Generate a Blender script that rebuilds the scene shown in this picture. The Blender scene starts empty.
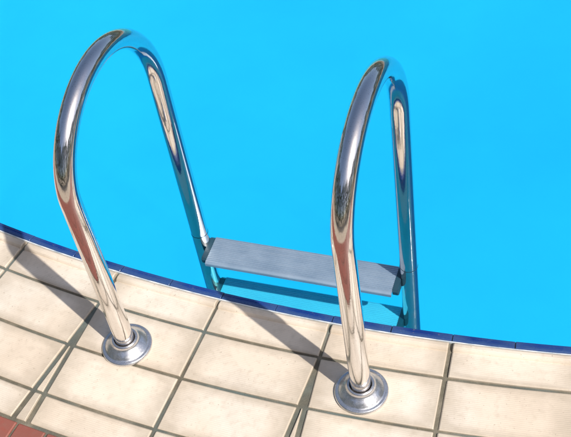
import bpy, bmesh, math, random
import numpy as np
from mathutils import Vector, Matrix
random.seed(4); rng=np.random.default_rng(4)
S=bpy.context.scene
S.view_settings.view_transform='Standard'; S.view_settings.look='None'; S.view_settings.exposure=0

# ---------------------------------------------------------------- helpers
def link(o): S.collection.objects.link(o); return o
def mesh_obj(name, V, F, mat=None, smooth=False, mats=None, midx=None):
    me=bpy.data.meshes.new(name); me.from_pydata([tuple(v) for v in V],[],F); me.update()
    o=link(bpy.data.objects.new(name,me))
    for m in (mats or ([mat] if mat else [])): me.materials.append(m)
    if midx is not None: me.polygons.foreach_set('material_index',midx)
    if smooth: me.polygons.foreach_set('use_smooth',[True]*len(F))
    return o
class NT:
    def __init__(s,name):
        s.m=bpy.data.materials.new(name); s.m.use_nodes=True; s.t=s.m.node_tree; s.t.nodes.clear()
        s.out=s.n('ShaderNodeOutputMaterial')
    def n(s,typ,**k):
        x=s.t.nodes.new(typ)
        for a,b in k.items(): setattr(x,a,b)
        return x
    def l(s,a,b): s.t.links.new(a,b)
    def noise(s,vec,scale,detail=4,rough=.55):
        x=s.n('ShaderNodeTexNoise'); x.inputs['Scale'].default_value=scale; x.inputs['Detail'].default_value=detail; x.inputs['Roughness'].default_value=rough
        if vec is not None: s.l(vec,x.inputs['Vector'])
        return x.outputs['Fac']
    def ramp(s,fac,stops):
        x=s.n('ShaderNodeValToRGB'); e=x.color_ramp.elements
        while len(e)<len(stops): e.new(.5)
        for i,(p,c) in enumerate(stops): e[i].position=p; e[i].color=(c if len(c)==4 else (*c,1))
        s.l(fac,x.inputs[0]); return x.outputs[0]
    def mix(s,fac,a,b,mode='MIX'):
        x=s.n('ShaderNodeMixRGB',blend_type=mode)
        for i,v in enumerate((fac,a,b)):
            if hasattr(v,'is_linked') or hasattr(v,'links'): s.l(v,x.inputs[i])
            else: x.inputs[i].default_value=v if i==0 else (v if len(v)==4 else (*v,1))
        return x.outputs[0]
    def math(s,op,a,b=0.,c=0.):
        x=s.n('ShaderNodeMath',operation=op)
        for i,v in enumerate((a,b,c)):
            if hasattr(v,'links'): s.l(v,x.inputs[i])
            else: x.inputs[i].default_value=v
        return x.outputs[0]
    def bsdf(s,**k):
        x=s.n('ShaderNodeBsdfPrincipled')
        for a,v in k.items():
            a=a.replace('_',' ')
            if hasattr(v,'links'): s.l(v,x.inputs[a])
            else: x.inputs[a].default_value=v if not isinstance(v,tuple) or len(v)==4 else (*v,1)
        s.l(x.outputs[0],s.out.inputs[0]); return x
    def bump(s,h,strength,dist,prev=None):
        x=s.n('ShaderNodeBump'); x.inputs['Strength'].default_value=strength; x.inputs['Distance'].default_value=dist
        s.l(h,x.inputs['Height'])
        if prev is not None: s.l(prev,x.inputs['Normal'])
        return x.outputs[0]

# ---------------------------------------------------------------- materials
def tile_mat(name, base, dark, ribs=True, rough=.42, stain=(.44,.365,.275), white=None):
    t=NT(name)
    geo=t.n('ShaderNodeNewGeometry').outputs['Position']
    uv=t.n('ShaderNodeUVMap').outputs['UV']
    at=t.n('ShaderNodeAttribute',attribute_name='rnd').outputs['Fac']
    n1=t.noise(geo,9,5); n2=t.noise(geo,70,4); n3=t.noise(geo,450,2)
    c=t.mix(t.math('MULTIPLY',at,.9),base,dark)
    if white: c=t.mix(t.ramp(t.noise(geo,4,3),[(.45,(0,0,0)),(.65,(.6,.6,.6))]),c,white)
    c=t.mix(t.ramp(n1,[(.45,(0,0,0)),(.75,(.5,.5,.5))]),c,stain)
    c=t.mix(t.ramp(n2,[(.52,(0,0,0)),(.8,(.45,.45,.45))]),c,stain)
    c=t.mix(t.ramp(n3,[(.35,(.2,.2,.2)),(.6,(0,0,0))]),c,dark)
    sp=t.noise(geo,160,3,.6)
    c=t.mix(t.ramp(sp,[(.66,(0,0,0)),(.73,(.6,.6,.6))]),c,(.24,.18,.12))
    rim=t.n('ShaderNodeAttribute',attribute_name='rim').outputs['Fac']
    rn=t.math('MULTIPLY',rim,t.math('ADD',t.noise(geo,40,4),.10))
    c=t.mix(t.math('MINIMUM',rn,.6),c,stain)
    nb=None
    if ribs:
        sx=t.n('ShaderNodeSeparateXYZ'); t.l(uv,sx.inputs[0])
        w=t.math('SINE',t.math('MULTIPLY',sx.outputs[1],2*math.pi/.0042))
        w=t.math('MULTIPLY',t.math('ADD',w,1),.5)
        # tread wear: ribs fade in places
        wear=t.ramp(t.noise(geo,13,3),[(.35,(.25,.25,.25)),(.65,(1,1,1))])
        c=t.mix(t.math('MULTIPLY',t.math('SUBTRACT',1.,w),t.math('MULTIPLY',wear,.24)),c,stain)
        nb=t.bump(t.math('MULTIPLY',w,wear),.26,.0008)
    nb=t.bump(n3,.25,.0008,nb)
    nb=t.bump(n2,.25,.0012,nb)
    t.bsdf(Base_Color=c,Roughness=t.ramp(n2,[(.3,(rough-.08,)*3),(.7,(rough+.15,)*3)]),Normal=nb,IOR=1.45)
    return t.m
M_cream=tile_mat('cream_ribbed_tile',(.80,.695,.57),(.72,.595,.465),white=(.84,.775,.685))
M_red=tile_mat('red_tile',(.40,.060,.038),(.28,.035,.025),ribs=False,stain=(.24,.12,.09))
M_navy=tile_mat('navy_glazed_tile',(.006,.026,.16),(.010,.05,.25),ribs=False,rough=.22,stain=(.05,.10,.22))
t=NT('grout'); g=t.n('ShaderNodeNewGeometry').outputs['Position']
c=t.ramp(t.noise(g,14,6,.65),[(.3,(.075,.065,.05)),(.5,(.14,.125,.09)),(.7,(.26,.225,.17))])
c=t.mix(t.ramp(t.noise(g,6,3),[(.45,(0,0,0)),(.65,(.7,.7,.7))]),c,(.10,.145,.145))
t.bsdf(Base_Color=c,Roughness=.95,Normal=t.bump(t.noise(g,300,4),.6,.002)); M_grout=t.m
t=NT('white_sealant'); g=t.n('ShaderNodeNewGeometry').outputs['Position']
t.bsdf(Base_Color=t.ramp(t.noise(g,30,4),[(.4,(.78,.80,.80)),(.65,(.35,.42,.48))]),Roughness=.6); M_seal=t.m

t=NT('pool_paint'); g=t.n('ShaderNodeNewGeometry').outputs['Position']
c=t.ramp(t.noise(g,.7,5,.6),[(.3,(.020,.420,.76)),(.5,(.024,.450,.80)),(.7,(.030,.485,.84))])
t.bsdf(Base_Color=c,Roughness=.9); M_pool=t.m
t=NT('pool_wall_lining'); g=t.n('ShaderNodeNewGeometry').outputs['Position']
t.bsdf(Base_Color=t.ramp(t.noise(g,2,4),[(.3,(.26,.56,.56)),(.7,(.34,.62,.60))]),Roughness=.8); M_wall=t.m

t=NT('water'); g=t.n('ShaderNodeNewGeometry').outputs['Position']
tr=t.n('ShaderNodeBsdfTransparent'); tr.inputs[0].default_value=(.50,.97,.99,1)
df=t.n('ShaderNodeBsdfDiffuse'); df.inputs[0].default_value=(.02,.46,.78,1)
m1=t.n('ShaderNodeMixShader'); m1.inputs[0].default_value=.02; t.l(tr.outputs[0],m1.inputs[1]); t.l(df.outputs[0],m1.inputs[2])
gl=t.n('ShaderNodeBsdfGlossy'); gl.inputs['Roughness'].default_value=.03
nb=t.bump(t.noise(g,3.5,3),.16,.015); t.l(nb,gl.inputs['Normal'])
fr=t.n('ShaderNodeFresnel'); fr.inputs[0].default_value=1.33; t.l(nb,fr.inputs['Normal'])
m2=t.n('ShaderNodeMixShader'); t.l(fr.outputs[0],m2.inputs[0]); t.l(m1.outputs[0],m2.inputs[1]); t.l(gl.outputs[0],m2.inputs[2])
t.l(m2.outputs[0],t.out.inputs[0]); M_water=t.m

t=NT('polished_steel'); g=t.n('ShaderNodeTexCoord').outputs['Object']
n1=t.noise(g,35,5,.6); n2=t.noise(g,420,3)
r=t.ramp(n1,[(.35,(.05,)*3),(.62,(.12,)*3),(.8,(.22,)*3)])
c=t.mix(t.ramp(n2,[(.58,(0,0,0)),(.72,(.5,.5,.5))]),(.80,.775,.76),(.46,.39,.33))
nb=t.bump(t.noise(g,60,3),.10,.0012)
t.bsdf(Base_Color=c,Metallic=1.,Roughness=r,Normal=nb); M_steel=t.m

t=NT('flange_steel'); g=t.n('ShaderNodeTexCoord').outputs['Object']
n1=t.noise(g,60,5,.6); n2=t.noise(g,260,3)
c=t.mix(t.ramp(n2,[(.56,(0,0,0)),(.68,(.8,.8,.8))]),(.66,.66,.68),(.82,.80,.77))
t.bsdf(Base_Color=c,Metallic=.9,Roughness=t.ramp(n1,[(.3,(.12,)*3),(.7,(.38,)*3)]),Normal=t.bump(n2,.15,.001)); M_flange=t.m

def tread_mat(name,a,b,hi,met=.35,rough=.38):
    t=NT(name); g=t.n('ShaderNodeTexCoord').outputs['Object']
    mp=t.n('ShaderNodeMapping'); mp.inputs['Scale'].default_value=(6,260,60); t.l(g,mp.inputs[0])
    br=t.noise(mp.outputs[0],1,4)
    c=t.mix(t.ramp(t.noise(g,18,5),[(.35,(0,0,0)),(.65,(.9,.9,.9))]),a,b)
    c=t.mix(t.math('MULTIPLY',br,.4),c,hi)
    t.bsdf(Base_Color=c,Metallic=met,Roughness=rough,Normal=t.bump(br,.2,.0006)); return t.m
M_tread=tread_mat('tread_steel',(.38,.50,.62),(.25,.37,.50),(.66,.72,.77),.55,.33)
M_tread_w=tread_mat('water_tinted_tread',(.17,.56,.76),(.14,.50,.72),(.28,.64,.78),0)  # submerged steel treads: cyan tint of the water painted into the base colour
t=NT('dark_plastic'); t.bsdf(Base_Color=(.02,.06,.09),Roughness=.4); M_dark=t.m

# ---------------------------------------------------------------- layout constants
PX,PY,R=.1709,4.16,3.99
PH0,DPH=-.06736,.06147
NJ=102; DPH_=2*math.pi/NJ
def P(r,ph,z): return (PX+r*math.sin(ph),PY-r*math.cos(ph),z)

class TileSet:
    def __init__(s): s.V=[];s.F=[];s.uv=[];s.rim=[];s.rnd=[];s.mi=[]
    def tile(s,f0,f1,prof,g=.0040,n=5,mi=0,bev=.0022):
        base=len(s.V); rv=random.random(); ou=random.random()*3; tilt=random.uniform(-.0007,.0007); lift=random.uniform(-.0006,.0006)
        np_=len(prof); g=g*random.uniform(.8,1.25); sk=random.uniform(-.0008,.0008)
        rmin,rmax=prof[0][0],prof[-1][0]
        for j,(r,z) in enumerate(prof):
            a0=f0(r)+(g+sk)/r; a1=f1(r)-(g-sk)/r; w=(a1-a0)*r
            b=min(bev,w*.3)
            off=[0,0,b]+[b+(w-2*b)*k/n for k in range(1,n)]+[w-b,w,w]
            dz=[None,-bev*.8,0]+[0]*(n-1)+[0,-bev*.8,None]
            m=len(off)
            for k in range(m):
                ph=a0+off[k]/r
                zz=-.014 if dz[k] is None else (z+dz[k]+lift+tilt*(off[k]/max(w,.01)-.5)*2)
                s.V.append(P(r,ph,zz))
                de=min(off[k],w-off[k],r-rmin,rmax-r)
                s.rim.append(1. if de<.004 else 0.)
                s.uv.append((off[k]+ou,r)); s.rnd.append(rv)
        for j in range(np_-1):
            for k in range(m-1):
                a=base+j*m+k
                s.F.append((a,a+1,a+m+1,a+m)); s.mi.append(mi)
    def build(s,name,mats):
        o=mesh_obj(name,s.V,s.F,mats=mats,midx=s.mi)
        me=o.data
        uvl=me.uv_layers.new(name='UVMap')
        idx=np.zeros(len(me.loops),int); me.loops.foreach_get('vertex_index',idx)
        uvl.data.foreach_set('uv',np.array(s.uv)[idx].ravel())
        for nm,d in(('rnd',s.rnd),('rim',s.rim)):
            a=me.attributes.new(nm,'FLOAT','POINT'); a.data.foreach_set('value',d)
        bm=bmesh.new(); bm.from_mesh(me)
        for f in bm.faces:
            if f.normal.z<0: f.normal_flip()
        bm.to_mesh(me); bm.free()
        return o
def flat(ra,rb,g=.0033,b=.0022,k=6):
    return [(ra+g,-.014),(ra+g,-b*.8),(ra+g+b,0)]+[(ra+g+b+(rb-ra-2*g-2*b)*i/k,0) for i in range(1,k)]+[(rb-g-b,0),(rb-g,-b*.8),(rb-g,-.014)]

A,B,C=.1099,.1183,.1224
R1=R+A;R2=R1+B;R3=R2+C;R4=R3+.072
def J(k): return PH0+k*DPH_
T=TileSet()
E=-.0015
cop=[(R+.027+E,-.014),(R+.027+E,-.002),(R+.029+E,.0022),(R+.032,.0045),(R+.038,.0052),(R+.043,.004),(R+.046,.001),(R+.0475,-.0018),(R+.049,-.0018),(R+.0505,0)]
cop+=[(R+.0505+(A-.0505-.006)*i/5,0) for i in range(1,6)]+[(R1-.0036,-.0018),(R1-.0036,-.014)]
for k in range(NJ):
    T.tile(lambda r,k=k:J(k),lambda r,k=k:J(k+1),cop,mi=0)
W=DPH_*R1
for (ra,rb) in((R1,R2),(R2,R3),(R3,R4)):
    for k in range(0,NJ,2):
        T.tile(lambda r,k=k:J(k),lambda r,k=k:J(k)+W/r,flat(ra,rb))
        T.tile(lambda r,k=k:J(k+2)-W/r,lambda r,k=k:J(k+2),flat(ra,rb))
        if ra>R1: T.tile(lambda r,k=k:J(k)+W/r+.001,lambda r,k=k:J(k+2)-W/r-.001,flat(ra,rb),n=1,g=.003,bev=.0015)
nr=NJ*4
for i in range(9):
    ra=R4+.002+i*.066
    for k in range(nr):
        ph=PH0+k*2*math.pi/nr
        if abs((ph+math.pi)%(2*math.pi)-math.pi)<.5:
            T.tile(lambda r,ph=ph:ph,lambda r,ph=ph:ph+2*math.pi/nr,flat(ra,ra+.066,g=.0025,k=1),g=.0025,n=1,mi=1)
deck=T.build('tiled_pool_deck',[M_cream,M_red])

T2=TileSet()
nose=[(R,-.045),(R,-.012),(R+.0015,-.0065),(R+.004,-.003),(R+.010,-.0012),(R+.011,-.0024),(R+.012,-.0012),(R+.019,0),(R+.021,-.001),(R+.0218,-.003),(R+.0218,-.014)]
for k in range(NJ*2):
    T2.tile(lambda r,k=k:PH0+k*DPH_/2,lambda r,k=k:PH0+(k+1)*DPH_/2,nose,g=.0008,n=3,bev=.0008)
T2.build('pool_edge_tiles',[M_navy])

def ring(name,prof,mat,n=256,mats=None,wall_from=None):
    V=[];F=[];m=len(prof);mi=[]
    for i in range(n):
        a=2*math.pi*i/n
        for r,z in prof: V.append(P(r,a,z))
    for i in range(n):
        for j in range(m-1):
            a=i*m+j;b=((i+1)%n)*m+j
            F.append((a,b,b+1,a+1)); mi.append(1 if wall_from is not None and j>=wall_from else 0)
    o=mesh_obj(name,V,F,mat,smooth=False,mats=mats,midx=mi)
    bm=bmesh.new(); bm.from_mesh(o.data)
    for f in bm.faces:
        if f.normal.z<0: f.normal_flip()
    bm.to_mesh(o.data); bm.free()
    return o
ring('grout_bed',[(R+.004,-.02),(R+.004,-.0055),(R+.6,-.0040),(R4+.6,-.0040),(R4+.6,-.02)],M_grout,n=512)
ring('edge_sealant',[(R+.0219,-.006),(R+.0222,-.0015),(R+.0250,-.0012),(R+.0253,-.006)],M_seal,n=512)
ring('swimming_pool',[(0.001,-1.62),(R-.25,-1.62),(R-.08,-1.58),(R+.002,-1.45),(R+.002,-.045)],None,n=256,mats=[M_pool,M_wall],wall_from=3)
ring('water',[(.001,-.155),(1.5,-.155),(R+.0015,-.155)],M_water,n=256)

t=NT('paving'); g=t.n('ShaderNodeNewGeometry').outputs['Position']
br=t.n('ShaderNodeTexBrick'); br.inputs['Scale'].default_value=1; br.inputs['Brick Width'].default_value=.4; br.inputs['Row Height'].default_value=.4
br.inputs['Mortar Size'].default_value=.008; br.offset=0
br.inputs['Color1'].default_value=(.52,.42,.32,1); br.inputs['Color2'].default_value=(.46,.37,.28,1); br.inputs['Mortar'].default_value=(.18,.16,.13,1); t.l(g,br.inputs['Vector'])
t.bsdf(Base_Color=t.mix(t.ramp(t.noise(g,2,5),[(.4,(0,0,0)),(.8,(.5,.5,.5))]),br.outputs[0],(.30,.27,.21)),Roughness=.8); M_pave=t.m
ring('ground',[(R4+.55,-.008),(14,-.008),(120,-.008),(400,-.008)],M_pave,n=128)

# ---------------------------------------------------------------- unseen hedge ring, added to put dark bands in the chrome reflections
t=NT('added_hedge_leaves'); at=t.n('ShaderNodeAttribute',attribute_name='rnd').outputs['Fac']
t.bsdf(Base_Color=t.ramp(at,[(0,(.025,.05,.018)),(.6,(.05,.09,.03)),(1,(.10,.14,.05))]),Roughness=.6); M_leaf=t.m
N=34000
ph=rng.uniform(0,2*math.pi,N); hz=rng.uniform(0,1,N)**.9*(3.5+.45*np.sin(ph*9)+.3*np.sin(ph*23+1)); rr=8.3+rng.normal(0,.28,N)+.15*np.sin(ph*31)
V=np.zeros((N,4,3)); cen=np.stack([PX+rr*np.sin(ph),PY-rr*np.cos(ph),hz],1)
a=rng.normal(size=(N,3)); a/=np.linalg.norm(a,axis=1)[:,None]; b=np.cross(a,rng.normal(size=(N,3))); b/=np.linalg.norm(b,axis=1)[:,None]
s_=rng.uniform(.07,.15,N)[:,None]
V[:,0]=cen-a*s_;V[:,1]=cen-b*s_*.6;V[:,2]=cen+a*s_;V[:,3]=cen+b*s_*.6
added_hedge=mesh_obj('added_hedge',V.reshape(-1,3),[(4*i,4*i+1,4*i+2,4*i+3) for i in range(N)],M_leaf)
at=added_hedge.data.attributes.new('rnd','FLOAT','POINT'); at.data.foreach_set('value',np.repeat(rng.uniform(0,1,N),4))

# ---------------------------------------------------------------- ladder
ladder=link(bpy.data.objects.new('pool_ladder',None))
H,ZF,L,YT,ZB=.6034,.4387,.3909,.1859,.3927
RT=.0201
def centre():
    p=[(0,-.01),(0,.06),(0,.2),(0,.32)]
    p+=[(YT-YT*math.cos(x),ZF+(H-ZF)*math.sin(x)) for x in np.linspace(0,math.pi/2,26)]
    p+=[(YT+(L-YT)*math.sin(x),ZB+(H-ZB)*math.cos(x)) for x in np.linspace(0,math.pi/2,28)[1:]]
    p+=[(L,z) for z in(.3,.15,0,-.2,-.5,-1.0)]
    return np.array(p)
def recalc(o):
    bm=bmesh.new();bm.from_mesh(o.data);bmesh.ops.recalc_face_normals(bm,faces=bm.faces);bm.to_mesh(o.data);bm.free()
def tube(name,x,pts,rad,mat,n=40):
    V=[];F=[]
    tg=np.gradient(pts,axis=0); tg/=np.linalg.norm(tg,axis=1)[:,None]
    for (y,z),(ty,tz) in zip(pts,tg):
        ny,nz=-tz,ty
        for i in range(n):
            a=2*math.pi*i/n
            V.append((x+rad*math.cos(a),y+rad*math.sin(a)*ny,z+rad*math.sin(a)*nz))
    for j in range(len(pts)-1):
        for i in range(n):
            F.append((j*n+i,j*n+(i+1)%n,(j+1)*n+(i+1)%n,(j+1)*n+i))
    F.append(tuple(range((len(pts)-1)*n,len(pts)*n)))
    o=mesh_obj(name,V,F,mat,smooth=True); o.parent=ladder; recalc(o)
    return o
def lathe(name,c,prof,mat,n=64):
    V=[];F=[];m=len(prof)
    for i in range(n):
        a=2*math.pi*i/n
        for r,z in prof: V.append((c[0]+r*math.cos(a),c[1]+r*math.sin(a),c[2]+z))
    for i in range(n):
        for j in range(m-1):
            a=i*m+j;b=((i+1)%n)*m+j; F.append((a,b,b+1,a+1))
    o=mesh_obj(name,V,F,mat,smooth=True); o.parent=ladder; recalc(o)
    return o
cl=centre()
flp=[(.0525,.0),(.0528,.0035),(.0515,.0062),(.049,.0072),(.0465,.0068),(.045,.0075),(.043,.0095),(.039,.0135),(.034,.0175),(.0300,.0205),(.0282,.0225),(.0278,.0255),(.0270,.0275),(.0255,.0288),(.0235,.0290),(.0222,.0283),(.0215,.0265),(.0203,.020)]
def box_smooth(name,x0,x1,prof,mat):
    n=len(prof); V=[(x0,y,z) for y,z in prof]+[(x1,y,z) for y,z in prof]
    F=[(i,(i+1)%n,n+(i+1)%n,n+i) for i in range(n)]
    F+=[tuple(range(n)),tuple(range(n,2*n))[::-1]]
    o=mesh_obj(name,V,F,mat); o.parent=ladder; recalc(o)
    return o
def tread(i,z):
    y0,y1=.331,.415; t_=.011
    top=[(y0+.004,z-.0015)]
    nb=14; w=(y1-y0-.012)/nb
    for k in range(nb):
        y=y0+.006+k*w
        top+=[(y,z),(y+w*.55,z),(y+w*.66,z-.0013),(y+w*.90,z-.0013)]
    top+=[(y1-.006,z),(y1-.002,z-.002),(y1,z-.005)]
    prof=[(y0,z-t_),(y0,z-.005),(y0+.001,z-.003)]+top+[(y1,z-t_),(y1-.003,z-t_),(y1-.003,z-.005),(y0+.003,z-.005),(y0+.003,z-t_)]
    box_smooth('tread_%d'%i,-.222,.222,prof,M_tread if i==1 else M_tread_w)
    for sgn,nm in((-1,'a'),(1,'b')):
        xa=sgn*.2225; xb=sgn*.2345
        pr=[(y0+.012,z-.016),(y0+.010,z-.004),(y0+.014,z+.001),(y1-.010,z+.001),(y1-.003,z-.004),(y1-.003,z-.020),(y1-.012,z-.026),(y0+.022,z-.026)]
        box_smooth('tread_bracket_%d%s'%(i,nm),min(xa,xb),max(xa,xb),pr,M_dark)
for i,x in((1,-.25),(2,.25)):
    tube('handrail_%d'%i,x,cl,RT,M_steel)
    lathe('flange_%d'%i,(x,0,0.0005),flp,M_flange)
    lathe('sleeve_joint_%d'%i,(x,L,-.085),[(RT,-.0012),(RT+.0004,-.0006),(RT+.0004,.0006),(RT,.0012)],M_dark)
for i,z in enumerate((-.122,-.275,-.52,-.77),1): tread(i,z)

# ---------------------------------------------------------------- light
el=math.radians(50); sh=Vector((-.882,.470,0)).normalized()
sd=Vector((-sh.x*math.cos(el),-sh.y*math.cos(el),math.sin(el)))
sl=bpy.data.lights.new('sun','SUN'); sl.energy=4.5; sl.angle=math.radians(.7); sl.color=(1,.96,.90)
so=link(bpy.data.objects.new('sun',sl)); so.rotation_euler=(-sd).to_track_quat('-Z','Y').to_euler()
w=bpy.data.worlds.new('World'); S.world=w; w.use_nodes=True
nt=w.node_tree; sk=nt.nodes.new('ShaderNodeTexSky'); sk.sky_type='NISHITA'; sk.sun_disc=False
sk.sun_elevation=el; sk.sun_rotation=math.atan2(sd.x,sd.y); sk.air_density=1.0; sk.dust_density=2.5; sk.ozone_density=.8
bg=nt.nodes['Background']; bg.inputs[1].default_value=.13; nt.links.new(sk.outputs[0],bg.inputs[0])

# ---------------------------------------------------------------- camera
yaw,pit,rol=-.4349,.8368,-.1799
f=Vector((math.sin(yaw)*math.cos(pit),math.cos(yaw)*math.cos(pit),-math.sin(pit)))
r=Vector((math.cos(yaw),-math.sin(yaw),0)); u=r.cross(f)
r2=r*math.cos(rol)+u*math.sin(rol); u2=-r*math.sin(rol)+u*math.cos(rol)
cam=bpy.data.cameras.new('camera'); co=link(bpy.data.objects.new('camera',cam))
M=Matrix((r2,u2,-f)).transposed().to_4x4(); M.translation=Vector((.6621,-1.089,1.82)); co.matrix_world=M
cam.sensor_width=36; cam.lens=1098/571*36; cam.clip_start=.05; cam.clip_end=1000
S.camera=co
